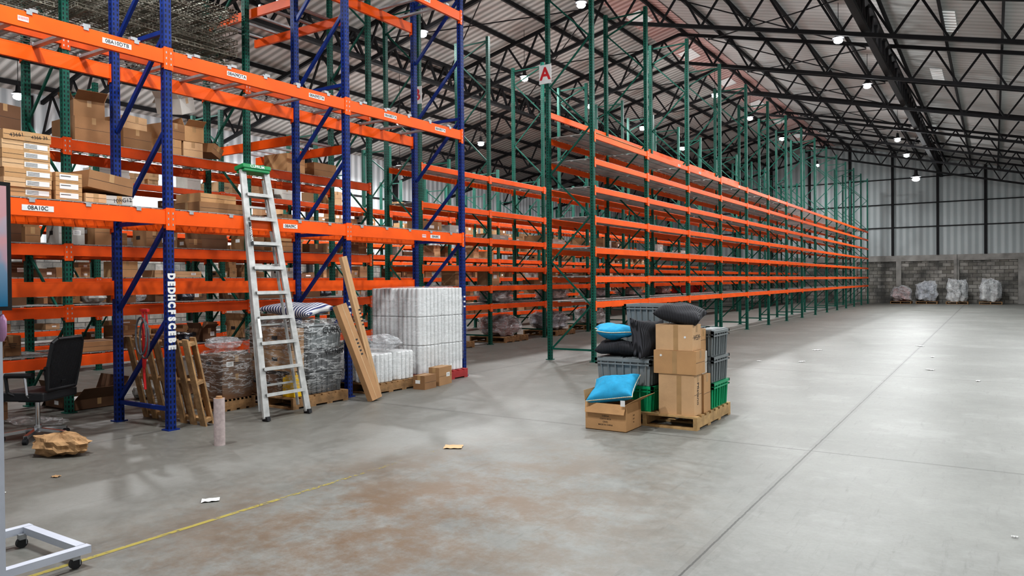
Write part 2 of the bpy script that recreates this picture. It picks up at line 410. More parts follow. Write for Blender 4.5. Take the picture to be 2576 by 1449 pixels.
def beam_mesh(L,hh,mat):
    b=MB(); b.box((0,0,0),(.045,L-.084,hh),0); b.box((-.014,0,hh/2+.004),(.02,L-.09,.012),0)
    for s in (-1,1):
        b.box((.027,s*(L/2-.026),-.015),(.007,.05,hh+.09),0)
        b.box((-.002,s*(L/2-.045),-.01),(.05,.006,hh+.06),0)
        for k in (-1,0,1): b.box((.031,s*(L/2-.026),-.015+k*.06),(.003,.012,.022),1)
    return b.mesh('beam',[mat,STEEL])
def deck_mesh(L,dep,style,mat):
    b=MB(); Li=L-.1; D=dep-.02
    if style=='wire':
        n=22
        for i in range(n+1): b.box((-dep/2,-Li/2+Li*i/n,0),(D,.010,.010),0)
        for j in range(9): b.box((-dep/2-D/2+.02+(D-.04)*j/8,0,.004),(.012,Li,.008),0)
        for j in range(3): b.box((-dep/2,-Li/3+j*Li/3,-.022),(D-.12,.04,.03),0)
    else:
        n=16
        for i in range(n): 
            y=-Li/2+Li*(i+.5)/n; b.box((-dep/2,y,0),(D,Li/n-.022,.014),0)
        for j in (-1,0,1): b.box((-dep/2+j*.3,0,-.016),(.05,Li,.018),0)
    return b.mesh('shelf_deck',[mat])
def rack(name,label,group,X,dep,Ys,levels,Hh,pm,pp,bh,bm,deck,style,near=7,skipfn=None,deckmat=None):
    e=ob(name,None,(X,Ys[0],0),label=label,cat='pallet rack',group=group)
    pme=post_mesh(Hh,pm,pp); bme=brace_mesh(Hh,dep,pp,style); L=Ys[1]-Ys[0]
    be=beam_mesh(L,bh,bm); dk=deck_mesh(L,dep-.1,deck,deckmat or DECK) if deck else None
    for y in Ys:
        fr=ob('upright_frame',bme,(0,y-Ys[0],0),parent=e)
        for xx in (-.0375,-dep+.0375): ob('post',pme,(xx,0,0),parent=fr)
    rest=MB(); rd=MB(); beams={}
    for i in range(len(Ys)-1):
        yc=(Ys[i]+Ys[i+1])/2-Ys[0]
        for j,z in enumerate(levels):
            for side in (0,1):
                if skipfn and skipfn(i,j,side): continue
                x=-.02 if side==0 else -dep+.02
                if i<near:
                    beams[(i,j,side)]=ob('beam',be,(x,yc,z),(0,0,0 if side==0 else PI),parent=e)
                else:
                    rest.box((x,yc,z),(.045,L-.01,bh),0)
            if dk and not (skipfn and skipfn(i,j,2)):
                if i<near: ob('shelf_deck',dk,(-.05,yc,z+bh/2+.022),parent=e)
                else:
                    for q in range(12): rd.box((-dep/2,yc-L/2+.1+q*(L-.2)/11,z+bh/2+.018),(dep-.12,.14,.014),0)
    if rest.v: ob('beam',rest.mesh('beam',[bm]),parent=e,kind='stuff')
    if rd.v: ob('shelf_deck',rd.mesh('shelf_deck',[deckmat or DECK]),parent=e,kind='stuff')
    return e,beams
BY=[2.03,4.62,7.21,9.80]
def skb(i,j,s):
    if j==0: return s!=1
    if j==3: return i==0 or s==2
    if j==2 and s==2: return True
    return False
blue,bb=rack('pallet_rack','tall blue uprights with orange beams and label stickers','blue pallet rack',-7.30,1.07,BY,[1.5,2.25,3.94,5.88],7.2,BLUE,BLUEP,.145,ORANGE,'wire','single',skipfn=skb)
b=MB(); b.box((0,0,0),(1.0,.06,.03)); b.box((.50,0,.012),(.05,.07,.03)); b.box((-.50,0,.012),(.05,.07,.03)); CB=b.mesh('crossbar',[STEEL])
for i in range(3):
    for k in range(5):
        yy=BY[i]-BY[0]+.35+k*.47
        ob('crossbar',CB,(-.535,yy,3.94+.09),parent=blue)
        if i==2: ob('crossbar',CB,(-.535,yy,5.88+.09),parent=blue)
b=MB(); b.box((0,0,0),(2.1,.045,.13)); BR=b.mesh('bridging_beam',[ORANGE])
b=MB(); b.box((0,0,0),(.05,1.0,.03)); BRC=b.mesh('bridging_crossbar',[STEEL])
for z in (3.62,5.62):
    for y in (7.32,8.28): ob('bridging_beam',BR,(-2.2,y-BY[0],z),parent=blue)
    for k in range(5): ob('bridging_crossbar',BRC,(-1.5-k*.4,7.8-BY[0],z+.081),parent=blue)
for (i,j,txt,yo,w) in ((0,2,'08A10DTB',.75,.29),(1,2,'08A09DTA',-.45,.26),(1,2,'08A09DTA',.75,.26),(2,2,'08A08DTA',-.45,.26),(2,2,'08A08DTA',.7,.26),
                  (0,1,'08A10C',.0,.27),(1,1,'08A09C',.30,.22),(2,1,'08A08C',.55,.24),(2,3,'08A08ETA',.35,.26)):
    sticker(txt,.052,w,.052,(.0245,yo,.0),bb[(i,j,0)])
for (i,j,yo) in ((0,2,-.1),(0,1,-.28),(2,1,.28)):
    b=MB(); b.box((0,0,0),(.09,.045,.002),0)
    for k in range(9): b.box((-.035+k*.009,.004,.0015),(.004,.024,.001),1)
    ob('label_sticker',b.mesh('label_sticker',[LABEL,RED]),(.0245,yo,0),FX,bb[(i,j,0)])
b=MB(); b.box((0,0,0),(.055,.075,.012)); b.box((.027,0,-.018),(.004,.05,.035)); CL=b.mesh('beam_clip',[STEEL])
for (i,j,s),o in bb.items():
    if s==0 and j in (1,2):
        for k in range(5): ob('beam_clip',CL,(.0,-1.05+k*.5,.0865),parent=o)
for k,ch in enumerate('DEDHCFSCEBE'):
    writing('tape_letter',ch,.108,(.0035,4.62-BY[0],1.63-k*.075),(0,PI/2,0),blue,LABEL,.075,(.80,1,1))
for yy in (BY[2],BY[3]):
    for k in range(3): 
        b=MB(); b.box((0,0,0),(.002,.045,.025)); ob('tape_mark',b.mesh('tape_mark',[LABEL]),(.0035,yy-BY[0],1.3-k*.08),parent=blue)

G2Y=[2.0,4.6,7.2,9.8]
g2,_=rack('pallet_rack','green uprights with orange beams and shelves full of cartons','green pallet racks',-9.36,1.04,G2Y,[.62,1.22,1.96,3.24,4.5],7.4,GREEN,GREENP,.12,ORANGE_D,'wire','zig')
AY=[12.62+2.6*i for i in range(15)]
LA=[1.08,1.56,2.11,2.70,3.27,3.80,4.28]
ra,rab=rack('pallet_rack','long row of green uprights, orange beams, empty grey decks','green pallet racks',-6.32,1.03,AY,LA,7.5,GREEN,GREENP,.098,ORANGE,'slat','zig',near=7)
for i in range(5):   # raised backstop beams behind the top level
    ob('backstop_beam',rab[(0,0,0)].data,(-1.03+.02,1.3+2.6*i,4.80),(0,0,PI),parent=ra)
B2Y=[12.3+2.6*i for i in range(15)]
LB=[.92,1.37,1.84,2.52,3.2,4.03]
rb,_=rack('pallet_rack','green uprights with orange beams and shelves with some goods','green pallet racks',-10.28,1.03,B2Y,LB,7.5,GREEN,GREENP,.105,ORANGE,'slat','zig',near=8)
CY=[2.0+2.6*i for i in range(16)]
LC=[.45,1.02,1.6,2.2,2.8,3.4]
rc,_=rack('pallet_rack','green uprights with orange beams, shelves stacked with cartons','green pallet racks',-13.6,1.03,CY,LC,5.2,GREEN,GREENP,.10,ORANGE_D,'slat','zig',near=8)
rd_,_=rack('pallet_rack','green uprights with orange beams near the side wall','green pallet racks',-17.8,1.03,CY,LC,5.2,GREEN,GREENP,.10,ORANGE_D,'slat','zig',near=8)
b=MB(); b.box((-.5,1.3,4.28+.092),(.9,2.3,.015)); ob('plywood_board',b.mesh('plywood_board',[CARD[0]]),parent=ra)
for i,yy in ((1,.6),(2,-.5),(3,.4),(5,0)):
    sticker('A0%d'%(i+1),.05,.14,.05,(.0245,yy,0),rab[(i,6,0)])
def sign(ch,loc):
    b=MB(); b.box((0,0,0),(.27,.37,.012),0)
    o=ob('aisle_sign',b.mesh('aisle_sign',[LABEL]),loc,FY,label='white aisle sign with a red letter %s'%ch,cat='sign',group='aisle signs')
    writing('lettering',ch,.34,(0,0,.0075),(0,0,0),o,RED,.03)
sign('A',(-7.34,12.62-.06,5.58)); sign('B',(-10.33,12.3-.06,5.53))

# ------------------------------------------------------------------ cartons
_cc={}
def carton_mesh(sx,sy,sz,shade,lab=True,opened=False):
    k=(sx,sy,sz,shade,lab,opened)
    if k in _cc: return _cc[k]
    b=MB()
    if opened:
        t=.006; b.box((0,0,t/2),(sx,sy,t),0)
        for s in (-1,1):
            b.box((0,s*(sy/2-t/2),sz/2),(sx,t,sz),0); b.box((s*(sx/2-t/2),0,sz/2),(t,sy-2*t,sz),0)
            a=.6 if s>0 else 1.0; f=min(sx,sy)*.45
            b.bar((s*sx/2,0,sz),(s*(sx/2+f*math.cos(a)),0,sz+f*math.sin(a)*(1 if s>0 else -.7)),sy-.02,.004,0)
            b.bar((0,s*sy/2,sz),(0,s*(sy/2+f*.3),sz+f*.8),sx-.02,.004,0)
        b.box((0,0,sz*.6),(sx*.8,sy*.8,.02),2)
    else:
        b.box((0,0,sz/2),(sx,sy,sz),0)
        if sx>=sy: b.box((0,0,sz+.0005),(sx+.002,.05,.001),1)
        else: b.box((0,0,sz+.0005),(.05,sy+.002,.001),1)
    e=.0008
    if sy>=sx: 
        for s in (-1,1): b.box((0,s*(sy/2+e/2),sz-.04),(.05,e,.08),1)
    else:
        for s in (-1,1): b.box((s*(sx/2+e/2),0,sz-.04),(e,.05,.08),1)
    if not opened: b.box((sx/2+.0004,0,sz*.5),(.0008,sy*.98,.003),3)
    if lab:
        v=(int(sx*100)+int(sy*100)*3+shade)%4
        if v in (0,1):
            q0=-sy*.25 if v else sy*.2
            b.box((sx/2+.0012,q0,sz*.55),(.001,min(.10,sy*.3),min(.06,sz*.4)),2)
            for q in range(3): b.box((sx/2+.002,q0,sz*.55+.015-q*.014),(.0008,min(.07,sy*.2),.004),3)
        if v in (1,2):
            for q in range(3): b.box((sx/2+.0012,sy*.1,sz*.6-q*.022),(.001,min(.16,sy*.4)*(1-.2*q),.007),3)
        b.box((-sx*.1,-sy/2-.0012,sz*.55),(min(.10,sx*.4),.001,min(.05,sz*.4)),2 if v==3 else 3)
    me=b.mesh('carton',[CARDC[shade//2] if (shade in(0,2) and not lab) else CARD[shade],TAPE,LABEL,INK]); _cc[k]=me; return me
NC=[0]; CAP=[10**6]; STUFF=MB()
LBL={0:'tan cardboard carton sealed with tape',1:'brown cardboard carton sealed with tape',2:'light cardboard carton sealed with tape',3:'dark brown cardboard carton with tape',4:'white carton with printed label'}
def carton(sx,sy,sz,shade,loc,rz=0,group='cartons on rack shelves',label=None,rot=None,lab=True,opened=False):
    if NC[0]>=CAP[0]:
        R=Euler((0,0,rz)).to_matrix(); c=Vector(loc)
        STUFF.box(c+Vector((0,0,sz/2)),(sx,sy,sz),shade,R)
        STUFF.box(c+R@Vector((sx/2+.001,sy*.1,sz*.55)),(.002,sy*.3,sz*.25),5,R)
        STUFF.box(c+R@Vector((0,0,sz+.001)),(sx,.05,.002),6,R)
        return None
    NC[0]+=1
    return ob('carton',carton_mesh(sx,sy,sz,shade,lab,opened),loc,rot or (0,0,rz),label=label or (LBL[shade] if not opened else 'opened cardboard carton with raised flaps')+' on a rack shelf',cat='cardboard box',group=group)
V=[(.45,.40,.30),(.50,.35,.24),(.40,.30,.34),(.60,.50,.20),(.70,.62,.16),(.35,.45,.38),(.55,.30,.13),(.30,.26,.20),(.60,.9,.22),(.42,.55,.27),(.38,.7,.12),(.33,.37,.17)]
VS=[(.40,.26,.17),(.35,.22,.24),(.45,.32,.14),(.30,.20,.13),(.42,.36,.22),(.38,.30,.28),(.36,.18,.20),(.5,.6,.12)]
NB=[0]
def fill(X,dep,y0,y1,z,maxh,dens=.85,stack=.4,shades=(0,1,1,2,3,0,4),group='cartons on rack shelves',mess=.0,VV=None):
    y=y0+.08
    while True:
        sx,sy,sz=random.choice(VV or V)
        if sz>maxh-.03: sx,sy,sz=V[random.choice((6,7,10))]
        if y+sy>y1-.10: break
        r=random.random()
        if r<dens:
            sh=random.choice(shades); xx=X-.06-sx/2-random.uniform(0,max(.01,dep-.2-sx)*.8)
            rz=random.uniform(-.05,.05)*(1+3*mess) if sy<.5 else 0
            if random.random()<mess*.5 and maxh>.4:
                carton(sx,sy,sz*.8,sh,(xx,y+sy/2,z),0,group,opened=True)
            else:
                lb=random.random()<.55
                carton(sx,sy,sz,sh,(xx,y+sy/2,z),rz,group,lab=lb)
                zz=z+sz+.002
                while random.random()<stack and zz+sz<z+maxh-.03:
                    carton(sx,sy,sz,sh,(xx+random.uniform(-.03,.03),y+sy/2,zz),rz+random.uniform(-.04,.04)*(1+2*mess),group,lab=lb); zz+=sz+.002
        elif mess and random.random()<.7:
            NB[0]+=1
            ob('plastic_bag',BAGS[NB[0]%3],(X-.35,y+sy/2,z),(0,0,random.uniform(-.4,.4)),label='crumpled bag of goods in clear plastic on a shelf',cat='plastic bag',group='bags of goods on rack shelves')
        y+=sy+random.uniform(.03,.12)
def blob(name,w,d,h,mats,seed,amp=.06,n=20,pw=5,jit=.0,smooth=None):
    """bumpy wrapped bundle, roughly box shaped, origin bottom centre"""
    rnd=random.Random(seed); b=MB(); ph=[rnd.uniform(0,6.28) for _ in range(8)]
    m=n//2
    for i in range(m+1):
        th=PI*i/m
        for j in range(n*2):
            a=2*PI*j/(n*2)
            x=math.sin(th)*math.cos(a); y=math.sin(th)*math.sin(a); z=math.cos(th)
            k=(abs(x)**pw+abs(y)**pw+abs(z)**pw)**(-1/pw)
            k*=1+amp*(math.sin(5*x+ph[0])*math.cos(4*y+ph[1])+.6*math.sin(9*z+ph[2]+3*x)+.5*math.sin(11*y+7*x+ph[3])+.4*math.cos(13*z+8*a+ph[4]))/2+rnd.uniform(-jit,jit)
            b.v.append((x*k*w/2,y*k*d/2,max(0,h/2+z*k*h/2)))
    N=n*2
    for i in range(m):
        for j in range(N):
            q=(i*N+j,(i+1)*N+j,(i+1)*N+(j+1)%N,i*N+(j+1)%N); b.f.append(q); b.m.append(0)
    return b.mesh(name,mats if isinstance(mats,list) else [mats],(jit<.02) if smooth is None else smooth)
BAGS=[blob('plastic_bag',.36,.24,.20,WRAPM,40,.2,14,2.6,.03),blob('plastic_bag',.34,.25,.15,M('dark_bag',(.03,.035,.05),.3,0,.4,9),41,.2,14,2.6,.03),blob('plastic_bag',.36,.25,.18,M('pale_bag',(.4,.4,.38),.4,0,.3,9),42,.2,14,2.6,.03)]
DT=.033
for i in range(3):
    y0,y1=G2Y[i],G2Y[i+1]
    for z,mh,de,stk in ((.62,.45,.80,.35),(1.22,.50,.8,.4),(1.96,.6,.85,.5)):
        fill(-9.36,1.04,y0,y1,z+.06+DT,mh,de,stk,(0,1,3,1,3,3,1,4),mess=.35,VV=V[:5]+VS+VS[:4])
    fill(-9.36,1.04,y0,y1,.002,.45,.6,.1,(1,3,3,3),'cartons on the floor under racks',mess=.3)
Z3=3.24+.06+DT
AS='battered brown carton sitting askew on the upper shelf'
for (y,sx,sy,sz,sh,rx,rz) in ((2.55,.5,.5,.30,1,0,.06),(3.2,.5,.55,.24,3,0,0),(3.95,.5,.36,.30,3,0,.2),(4.98,.6,.46,.30,1,0,-.03),(5.55,.5,.40,.26,1,0,.06),(8.2,.5,.4,.3,0,0,.1),(8.9,.4,.5,.24,1,0,0)):
    carton(sx,sy,sz,sh,(-9.75,y,Z3),0,rot=(rx,0,rz),lab=False,label=AS)
carton(.42,.36,.22,1,(-9.72,4.98,Z3+.303),-.15,lab=False,opened=True)
carton(.40,.32,.18,2,(-9.75,5.55,Z3+.263),.2,lab=False)
carton(.4,.3,.2,2,(-9.72,3.2,Z3+.243),.3,opened=True)
ob('plastic_bag',BAGS[2],(-9.6,3.62,Z3),(0,0,.3),label='crumpled bag of goods on the upper shelf',cat='plastic bag',group='bags of goods on rack shelves')
for k,(dy,dz,rx,rz) in enumerate(((0,0,0,.12),(.36,0,0,-.12),(.05,.225,0,.12),(.38,.225,0,-.12),(.22,.58,.35,.3),(.66,.04,-.4,.2))):
    carton(.42,.28 if k<5 else .2,.22 if k<5 else .15,(0,2,1,0,4,1)[k],(-9.72,6.05+dy,Z3+dz+(.06 if rx else 0)),0,rot=(rx,.1 if rx else 0,rz),lab=False,label='loose torn carton in a tumbled pile on the shelf',opened=(k in (3,4)))
CAP[0]=262
for i in range(2,12):
    for j,z in enumerate(LC):
        fill(-13.6,1.03,CY[i],CY[i+1],z+.05+DT,.45,.68 if i<9 else .4,.15 if j<5 else .4,(0,1,2,2,4,3,1),VV=VS+V[:3])
for i in range(0,7):
    for j in (1,3):
        if random.random()<.8: fill(-10.28,1.03,B2Y[i],B2Y[i+1],LB[j]+.0525+DT,.42,.35,.1,(0,1,2,4))
for i in range(1,13):
    for j,z in enumerate(LC): fill(-17.8,1.03,CY[i],CY[i+1],z+.05+DT,.45,.55,.15,(0,1,2,3,1))
if STUFF.v: ob('carton',STUFF.mesh('carton',CARD+[LABEL,TAPE]),kind='stuff',label='many small cartons filling the shelves of farther racks',cat='cardboard box',group='cartons on rack shelves')
CAP[0]=10**6
ZC=2.25+.0725+DT
for k in range(6):
    o=carton(.42,.40,.082,2 if k%2 else 0,(-7.58+random.uniform(-.01,.01),3.28+random.uniform(-.01,.01),ZC+k*.084),0,'flat cartons with white end labels',label='flat tan carton with white end label, stacked',lab=False)
    b=MB(); b.box((0,0,0),(.20,.045,.001),0)
    for q in range(3): b.box((-.04,-.012+q*.012,.001),(.10,.004,.001),1)
    ob('end_label',b.mesh('end_label',[LABEL,INK]),(.2115,.08,.041),FX,o)
o=carton(.42,.40,.085,0,(-7.58,3.28,ZC+6*.084+.001),0,'flat cartons with white end labels',label='flat tan carton with black handwriting on its end',lab=False)
writing('handwriting','43661',.048,(.2115,-.09,.045),(PI/2,-.15,PI/2),o,INK,.0); writing('handwriting','4366 36',.044,(.2115,.10,.045),(PI/2,-.1,PI/2),o,INK,.0)
for k in range(3):
    o=carton(.40,.24,.085,0,(-7.58,3.64,ZC+k*.087),0,'flat cartons with white end labels',label='small flat carton with white end label, stacked',lab=False)
    b=MB(); b.box((0,0,0),(.17,.05,.001),0); b.box((-.03,.008,.001),(.09,.006,.001),1); ob('end_label',b.mesh('end_label',[LABEL,INK]),(.2015,0,.042),FX,o)
o=carton(.5,.46,.17,1,(-7.66,4.04,ZC+.125),.1,'flat cartons with white end labels',label='brown carton tilted on top of smaller boxes',rot=(-.12,0,.05),lab=False)
o=carton(.45,.20,.085,2,(-7.6,3.89,ZC),0,'flat cartons with white end labels',label='low carton under a tilted box',lab=False)
o=carton(.40,.26,.085,4,(-7.60,4.16,ZC),-.12,'flat cartons with white end labels',label='flat whitish carton with black handwriting',lab=False)
writing('handwriting','10RG12',.055,(.2015,.03,.042),(PI/2,-.12,PI/2),o,INK,.0)
carton(.5,.62,.13,1,(-7.80,5.45,ZC),0,'cartons on the blue rack',lab=False)
carton(.42,.5,.10,0,(-7.80,5.40,ZC+.132),.08,'cartons on the blue rack',lab=False)

# wire decks heap
b=MB()
for i in range(15): b.box((-.50+i*.0714,0,0),(.008,1.1,.008))
for j in range(12): b.box((0,-.53+j*.0964,.007),(1.0,.008,.008))
for j in (-1,0,1): b.box((0,j*.4,-.025),(.96,.03,.04))
for s in (-1,1): b.box((s*.5,0,-.045),(.008,1.1,.008)); b.box((0,s*.55,-.045),(1.0,.008,.008))
for s in (-1,1):
    for j in range(12): b.box((s*.5,-.53+j*.0964,-.02),(.007,.007,.055))
    for j in range(12): b.box((-.48+j*.0873,s*.55,-.02),(.007,.007,.055))
WIREM=M('wire_zinc',(.20,.19,.15),.45,.4,.3); WD=b.mesh('wire_deck',[WIREM])
for (yc,n) in ((2.7,7),(3.95,8),(5.28,9),(6.5,7)):
    z=4.70
    for k in range(n):
        tl=random.uniform(-.07,.07)
        z+=.5*abs(tl)+.045
        ob('wire_deck',WD,(-9.88+random.uniform(-.02,.02),yc,z),(random.uniform(-.03,.03),tl,random.uniform(-.03,.03)),
           label='galvanised wire mesh deck in an untidy stack',cat='wire deck',group='stacked wire decks on top of the rack')
        z+=.5*abs(tl)+.06

# ------------------------------------------------------------------ generic shapes
def pallet_mesh(w=1.15,d=1.15,mat=WOODL,h=.14):
    b=MB()
    for k in range(8): b.box((0,-d/2+.045+(d-.09)*k/7,h-.01),(w,.09,.02),0)
    for s in (-1,0,1): b.box((s*(w/2-.02),0,h/2),(.04,d,h-.042),0)
    for k in range(4): b.box((0,-d/2+.045+(d-.09)*k/3,.01),(w,.09,.02),0)
    return b.mesh('pallet',[mat])
def pillow_mesh(w,d,t,mat,pipe=None,n=22,seed=0):
    b=MB(); p1,p2=seed*1.3,seed*2.1
    def P(u,v,s):
        x=u*(1-.12*(1-v*v)*abs(u)); y=v*(1-.12*(1-u*u)*abs(v))
        q=max(0,(1-u**2)*(1-v**2))
        z=s*t/2*q**.36*(1+.10*math.sin(4*u+3*v+p1)+.08*math.sin(7*v-5*u+p2))
        z+=.02*math.sin(2.5*u+p1)*math.cos(2*v+p2)
        return (x*w/2,y*d/2,z)
    for s in (1,-1):
        base=len(b.v)
        for i in range(n+1):
            for j in range(n+1): b.v.append(P(-math.cos(PI*i/n),-math.cos(PI*j/n),s))
        for i in range(n):
            for j in range(n):
                q=(base+i*(n+1)+j,base+(i+1)*(n+1)+j,base+(i+1)*(n+1)+j+1,base+i*(n+1)+j+1)
                b.f.append(q if s>0 else q[::-1]); b.m.append(0)
    me=b.mesh('pillow',[mat],True)
    pm=None
    if pipe:
        c=MB(); pts=[]
        for i in range(n): pts.append(P(-1+2*i/n,-1,0))
        for i in range(n): pts.append(P(1,-1+2*i/n,0))
        for i in range(n): pts.append(P(1-2*i/n,1,0))
        for i in range(n+1): pts.append(P(-1,1-2*i/n,0))
        c.path(pts,.006,6); pm=c.mesh('piping',[pipe],True)
    return me,pm
_ps=[0]
def pillow(loc,rot,w,d,t,mat,pipe,label):
    _ps[0]+=1
    me,pm=pillow_mesh(w,d,t,mat,pipe,seed=_ps[0])
    o=ob('pillow',me,loc,rot,label=label,cat='pillow',group='throw pillows')
    if pm: ob('piping',pm,parent=o)
    return o
def tote_mesh(w,d,h,mat):
    b=MB(); q=.90
    t=.008
    def ring(z,k,off): return [(-w/2*k+off,-d/2*k+off,z),(w/2*k-off,-d/2*k+off,z),(w/2*k-off,d/2*k-off,z),(-w/2*k+off,d/2*k-off,z)]
    k1=.95
    r0=ring(0,q,0); r1=ring(h,k1,0)
    for i in range(4):
        j=(i+1)%4; b.poly([r0[i],r0[j],r1[j],r1[i]])
    b.poly(r0[::-1])
    s0=ring(.01,q,t); s1=ring(h,k1,t)
    for i in range(4):
        j=(i+1)%4; b.poly([s0[j],s0[i],s1[i],s1[j]])
    b.poly(s0)
    for (z,hh) in ((h-.015,.03),(h*.80,.016)):
        kk=k1 if z>h*.9 else q+(k1-q)*.82
        ex=.02
        for s in (-1,1):
            b.box((0,s*(d/2*kk+ex/2-.004),z),(w*kk+2*ex,ex+.008,hh)); b.box((s*(w/2*kk+ex/2-.004),0,z),(ex+.008,d*kk+2*ex,hh))
    for s in (-1,1):
        n=7
        for i in range(n):
            f=-.42+.84*i/(n-1)
            b.bar((f*w*q,s*(d/2*q+.006),.01),(f*w*k1,s*(d/2*k1+.008),h*.9),.016,.018)
        n=6
        for i in range(n):
            f=-.40+.8*i/(n-1)
            b.bar((s*(w/2*q+.006),f*d*q,.01),(s*(w/2*k1+.008),f*d*k1,h*.9),.016,.018)
    return b.mesh('tote_body',[mat])
def lid_mesh(w,d,mat):
    b=MB()
    for s in (-1,1):
        b.box((s*w*.235,0,0),(w*.465,d*.95,.012))
        for k in range(5): b.box((s*.004*((-1)**k),(-.38+k*.19)*d,.006),(.05,d*.09,.01))
        b.box((s*w*.25,0,.008),(w*.3,d*.6,.006))
    return b.mesh('lid',[mat])
def tote(loc,w,d,h,mat,label,lid=True,rz=0):
    o=ob('storage_tote',tote_mesh(w,d,h,mat),loc,(0,0,rz),label=label,cat='plastic tote',group='plastic totes on the pallet')
    if lid: ob('lid',lid_mesh(w,d,mat),(0,0,h+.006),parent=o)
    return o

# ------------------------------------------------------------------ centre pallet
pal=ob('wooden_pallet',pallet_mesh(),(-3.12,7.935,0),label='pale wooden pallet carrying totes, cartons and pillows',cat='pallet')
def boxc(x0,x1,y0,y1,z0,z1,sh,label):
    return carton(round(x1-x0,3),round(y1-y0,3),round(z1-z0,3),sh,((x0+x1)/2,(y0+y1)/2,z0),0,'cartons on the centre pallet',label,lab=False)
P0=.141
def tstrip(o,x,yh,zc,h):
    b=MB(); b.box((0,0,0),(.05,.001,h)); ob('tape_strip',b.mesh('tape_strip',[TAPE]),(x,-yh-.0005,zc),parent=o)
def dot(o,x,yh,z):
    b=MB(); b.cyl((0,0,0),(0,-.002,0),.012,12); ob('round_mark',b.mesh('round_mark',[LABEL]),(x,-yh,z),parent=o)
o=boxc(-2.97,-2.585,7.40,7.63,P0,.565,2,'tall light cardboard carton at the pallet edge')
writing('printed_name','Pfistano',.075,(.1935,.0,.22),(PI/2,PI/2,PI/2),o); tstrip(o,.03,.115,.21,.40)
boxc(-2.93,-2.565,7.64,7.86,P0,.54,0,'narrow tan carton behind the tall carton')
o=boxc(-3.02,-2.56,7.39,7.67,.567,.81,0,'tan cardboard carton in the middle of a stack')
dot(o,-.15,.14,.19); tstrip(o,0,.14,.121,.238)
o=boxc(-3.00,-2.60,7.40,7.66,.812,1.08,2,'light tan carton with handwriting on top of a stack')
writing('handwriting','W539',.075,(.2005,0,.13),FX,o); tstrip(o,.02,.13,.134,.262); dot(o,.12,.13,.14)
boxc(-2.86,-2.60,7.69,7.86,.545,.78,4,'white carton squeezed between cartons and totes')
boxc(-2.84,-2.61,7.69,7.85,.782,1.02,0,'small tan carton on a white carton')
tote((-2.76,8.18,P0),.42,.58,.28,GREENT,'green ribbed plastic tote at the bottom of a stack',False)
tote((-2.76,8.18,P0+.283),.42,.58,.28,GREYT,'grey ribbed plastic tote stacked on a green tote',False)
tote((-2.76,8.18,P0+.566),.42,.58,.28,GREYT,'grey lidded tote on top of a stack')
tote((-3.36,7.62,P0),.64,.42,.27,GREENT,'green ribbed plastic tote beneath a grey tote',False)
tote((-3.38,7.62,P0+.273),.66,.44,.28,GREYT,'wide grey lidded tote with pillows on it')
for k,m in enumerate((GREENT,GREYT,GREYT)):
    tote((-3.34,8.19,P0+.283*k),.62,.5,.28,m,('green' if k==0 else 'grey')+' plastic tote stacked at the rear of the pallet',k==2)
tote((-3.34,8.19,P0+.283*3+.02),.55,.42,.26,GREYT,'open grey bin on top of the totes',False)
zt=P0+.273+.28+.02
pillow((-3.52,7.60,zt+.085),(.03,.03,.3),.48,.42,.17,CORD,None,'black corduroy pillow lying on a grey tote')
pillow((-3.56,7.60,zt+.265),(.0,.08,.5),.44,.40,.16,TEAL,CREAM,'teal pillow with cream piping on a black pillow')
pillow((-3.25,7.64,zt+.20),(1.40,.1,1.45),.42,.42,.17,CORD,None,'black corduroy pillow standing upright')
pillow((-3.10,7.53,zt+.20),(1.45,.0,1.15),.42,.42,.16,CORD,None,'black corduroy pillow leaning beside the cartons')
pillow((-2.79,7.57,1.185),(.10,.10,.15),.49,.42,.21,CORD,None,'slumped black corduroy pillow on top of the cartons')
b=MB(); w,d,h=.46,.38,.28; t=.005
b.box((0,0,.004),(w,d,.006))
for s in (-1,1): b.box((0,s*(d/2-t/2),h/2),(w,t,h)); b.box((s*(w/2-t/2),0,h/2),(t,d-.01,h))
BX=ob('open_carton',b.mesh('open_carton',[CARDC[0]]),(-3.36,7.11,0),label='open cardboard box holding a teal pillow, beside the pallet',cat='cardboard box')
def flap(pts):
    b=MB(); b.poly(pts); me=b.mesh('flap',[CARDC[0]]); o=ob('flap',me,parent=BX); m=o.modifiers.new('s','SOLIDIFY'); m.thickness=.004
flap([(w/2,-d/2,h),(w/2,d/2,h),(w/2+.16,d/2-.01,h+.09),(w/2+.16,-d/2+.01,h+.09)])
flap([(-w/2,-d/2,h),(-w/2,d/2,h),(-w/2-.02,d/2-.01,h+.12),(-w/2-.02,-d/2+.01,h+.12)])
flap([(-w/2,-d/2,h),(w/2,-d/2,h),(w/2-.01,-d/2-.03,h-.1),(-w/2+.01,-d/2-.03,h-.1)])
for k,tx in enumerate(('SABENA','COSTA RICA','C/NO.','MADE IN CHINA')):
    writing('printed_text',tx,.022,(.0,-d/2-.001,.15-k*.03),FY,BX)
for k,tx in enumerate(('COD:','QTY:','PO:')): writing('printed_text',tx,.02,(w/2+.001,0,.15-k*.035),FX,BX)
pillow((-3.36,7.12,.41),(.38,-.15,.15),.50,.46,.2,TEAL,CREAM,'teal pillow with cream piping in an open box')
b=MB(); b.box((0,0,0),(.05,.001,.06)); ob('fabric_tag',b.mesh('fabric_tag',[LABEL]),(-3.15,6.885,.30),label='small white tag hanging from a pillow',cat='tag')

